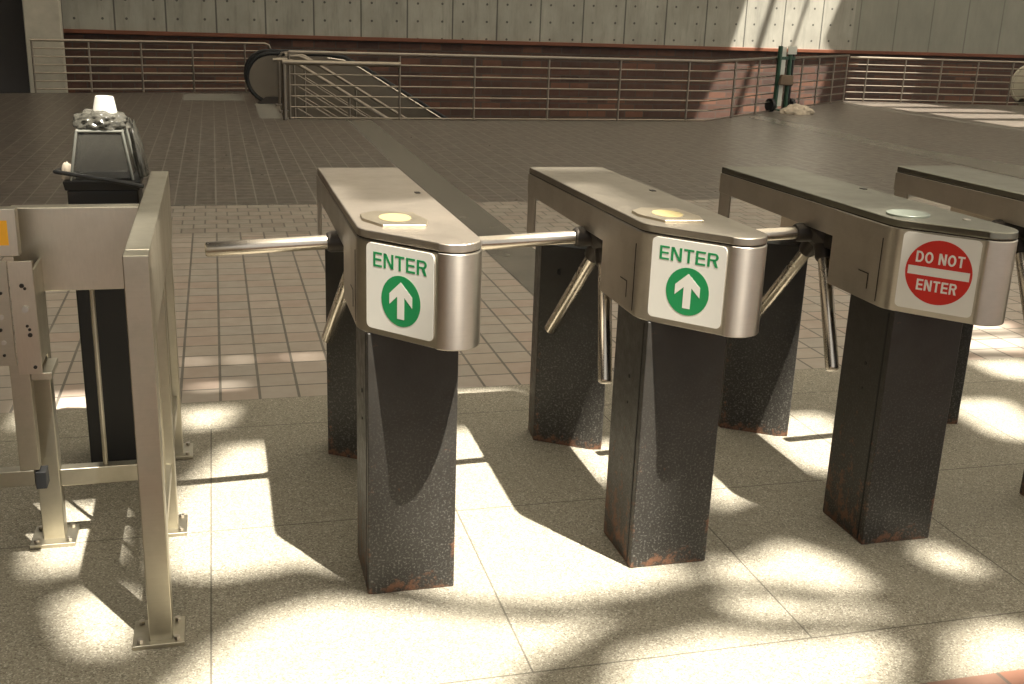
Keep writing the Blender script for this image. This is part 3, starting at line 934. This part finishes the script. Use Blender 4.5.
def escalator(label, x0, ynear, yfar, mirror=1, panel=ESCP, trim=RUBBER):
    """top landing of an escalator that goes down along +x (mirror=1)"""
    E = thing('escalator', label, 'escalator', (x0, ynear, 0), None)
    s = math.tan(math.radians(30.5))
    R = 0.36; zt = 0.74; zc = zt - R; xc = x0 + R
    xf = x0 + 1.45; xe = xf + 3.2
    for y in (ynear, yfar):
        prof = []
        for a in range(250, 89, -10):
            prof.append((xc + (R - .03) * math.cos(math.radians(a)), zc + (R - .03) * math.sin(math.radians(a))))
        prof.append((xf - .25, zt - .03)); prof.append((xf, zt - .06)); prof.append((xf + .25, zt - .17))
        prof.append((xe, zt - .17 - s * (xe - xf - .25)))
        prof.append((xe, zt - .17 - s * (xe - xf - .25) - 0.95))
        prof.append((xf, -0.45)); prof.append((xc + 0.1, -0.35)); prof.append((xc - 0.12, 0.0))
        n = len(prof)
        vs = [(px, y - .02, pz) for px, pz in prof] + [(px, y + .02, pz) for px, pz in prof]
        fs = [tuple(range(n)), tuple(range(2 * n - 1, n - 1, -1))] + [(i, (i + 1) % n, n + (i + 1) % n, n + i) for i in range(n)]
        obj('balustrade', rel(MB().add(vs, fs), (x0, ynear, 0)), panel, E)
        path = []
        for a in range(262, 89, -8):
            path.append((xc + R * math.cos(math.radians(a)), y, zc + R * math.sin(math.radians(a))))
        path += [(xf - .25, y, zt), (xf, y, zt - .03), (xf + .25, y, zt - .14), (xe, y, zt - .14 - s * (xe - xf - .25))]
        obj('handrail', rel(MB().tube(path, 0.030, 10), (x0, ynear, 0)), trim, E, smooth=True)
        deck = [(px, y - .045, pz - .045) for px, _, pz in path[-4:]]
        obj('deck_strip', rel(MB().tube(deck, 0.014, 8), (x0, ynear, 0)), CHROME, E, smooth=True)
        obj('newel_foot', rel(MB().prism([(xc - .22, y - .06), (xc + .2, y - .06), (xc + .2, y + .06), (xc - .22, y + .06)], 0, 0.10, [(xc - .10, y - .05), (xc + .2, y - .05), (xc + .2, y + .05), (xc - .10, y + .05)]), (x0, ynear, 0)), HUB, E)
    st = MB()
    for k in range(16):
        st.box(xf - .2 + k * .3, xf + .12 + k * .3, ynear + .06, yfar - .06, -0.03 - .175 * (k + 1) - .1, -0.03 - .175 * k)
    obj('steps', rel(st, (x0, ynear, 0)), HUB, E)
    return E
escalator('dark escalator descending to the right behind the stairs, black handrail', 0.47, 14.75, 15.65)
escalator('second escalator at the far right edge with pale curved newel', 15.62, 15.95, 16.75, panel=BEIGE, trim=BEIGE)

# small gate posts between the escalator and the stair head
GP = thing('stair_head_rail', 'low looped steel rail between the escalator newel and the stair head', 'handrail', (0.86, 13.6, 0))
for yy, xx in ((14.35, 0.92), (13.35, 0.92)):
    g = MB().tube([(xx, yy, 0.0), (xx, yy, 0.70), (xx + .05, yy, 0.77), (xx + .22, yy, 0.78), (xx + .42, yy, 0.70)], 0.022, 10)
    obj('looped_rail', rel(g, (0.86, 13.6, 0)), RAIL, GP, smooth=True)
    obj('post_foot', rel(MB().box(xx - .06, xx + .08, yy - .06, yy + .06, 0, 0.03), (0.86, 13.6, 0)), RAIL, GP, bevel=.004)

# ================================================================ HAND TRUCK
ct = (9.20, 14.32, 0)
HT = thing('hand_truck', 'green upright hand truck strapped with a brown bundle at the bend of the railing', 'hand truck', ct)
def hpart(name, mb, m, bev=0, sm=False):
    o = obj(name, mb, m, HT, bevel=bev, smooth=sm)
    return o
ang = Matrix.Rotation(0.25, 4, 'Z')
hpart('upright', MB().tube([(-0.15, 0, 0.06), (-0.15, 0, 1.07)], 0.038, 10).xf(ang), CARTG, sm=True)
hpart('upright', MB().tube([(0.08, 0, 0.06), (0.08, 0, 1.07)], 0.038, 10).xf(ang), CARTG, sm=True)
hpart('inner_panel', MB().box(-0.11, -0.02, -0.01, 0.02, 0.10, 1.05).xf(ang), CARTW)
hpart('side_tube', MB().tube([(0.16, 0.02, 0.06), (0.17, 0.02, 1.0)], 0.024, 8).xf(ang), BLACK, sm=True)
hpart('top_label', MB().box(-0.02, 0.17, -0.05, -0.035, 0.94, 1.07).xf(ang), CARTW)
hpart('cross_bar', MB().box(-0.17, 0.18, -0.02, 0.02, 0.85, 0.90).xf(ang), CARTG)
hpart('toe_plate', MB().box(-0.20, 0.20, -0.24, 0.0, 0.03, 0.05).xf(ang), CARTG, bev=.004)
for sx in (-0.22, 0.22):
    hpart('wheel', MB().tube([(sx - .03, 0.03, 0.11), (sx + .03, 0.03, 0.11)], 0.11, 20).xf(ang), RUBBER, sm=True)
bd = obj('bundle', frustum(MB(), 0.30, 0.07, 0.26, 0.06, 0.0, 0.17), CARTB, None, bevel=0.02)
bd.location = (9.18, 14.222, 0.44)
bd.rotation_euler = (0, 0.06, 0.25)
tag(bd, 'brown wrapped bundle strapped to the middle of the green hand truck', 'bundle')
cl = crumple('cloth_heap', (9.30, 13.96, 0.052), 0.085, 0.04, 0.04, CLOTH, 1.3, 33, sub=4)
cl.location.z = 0.001
tag(cl, 'crumpled beige cloth lying on the floor at the foot of the hand truck', 'cloth')
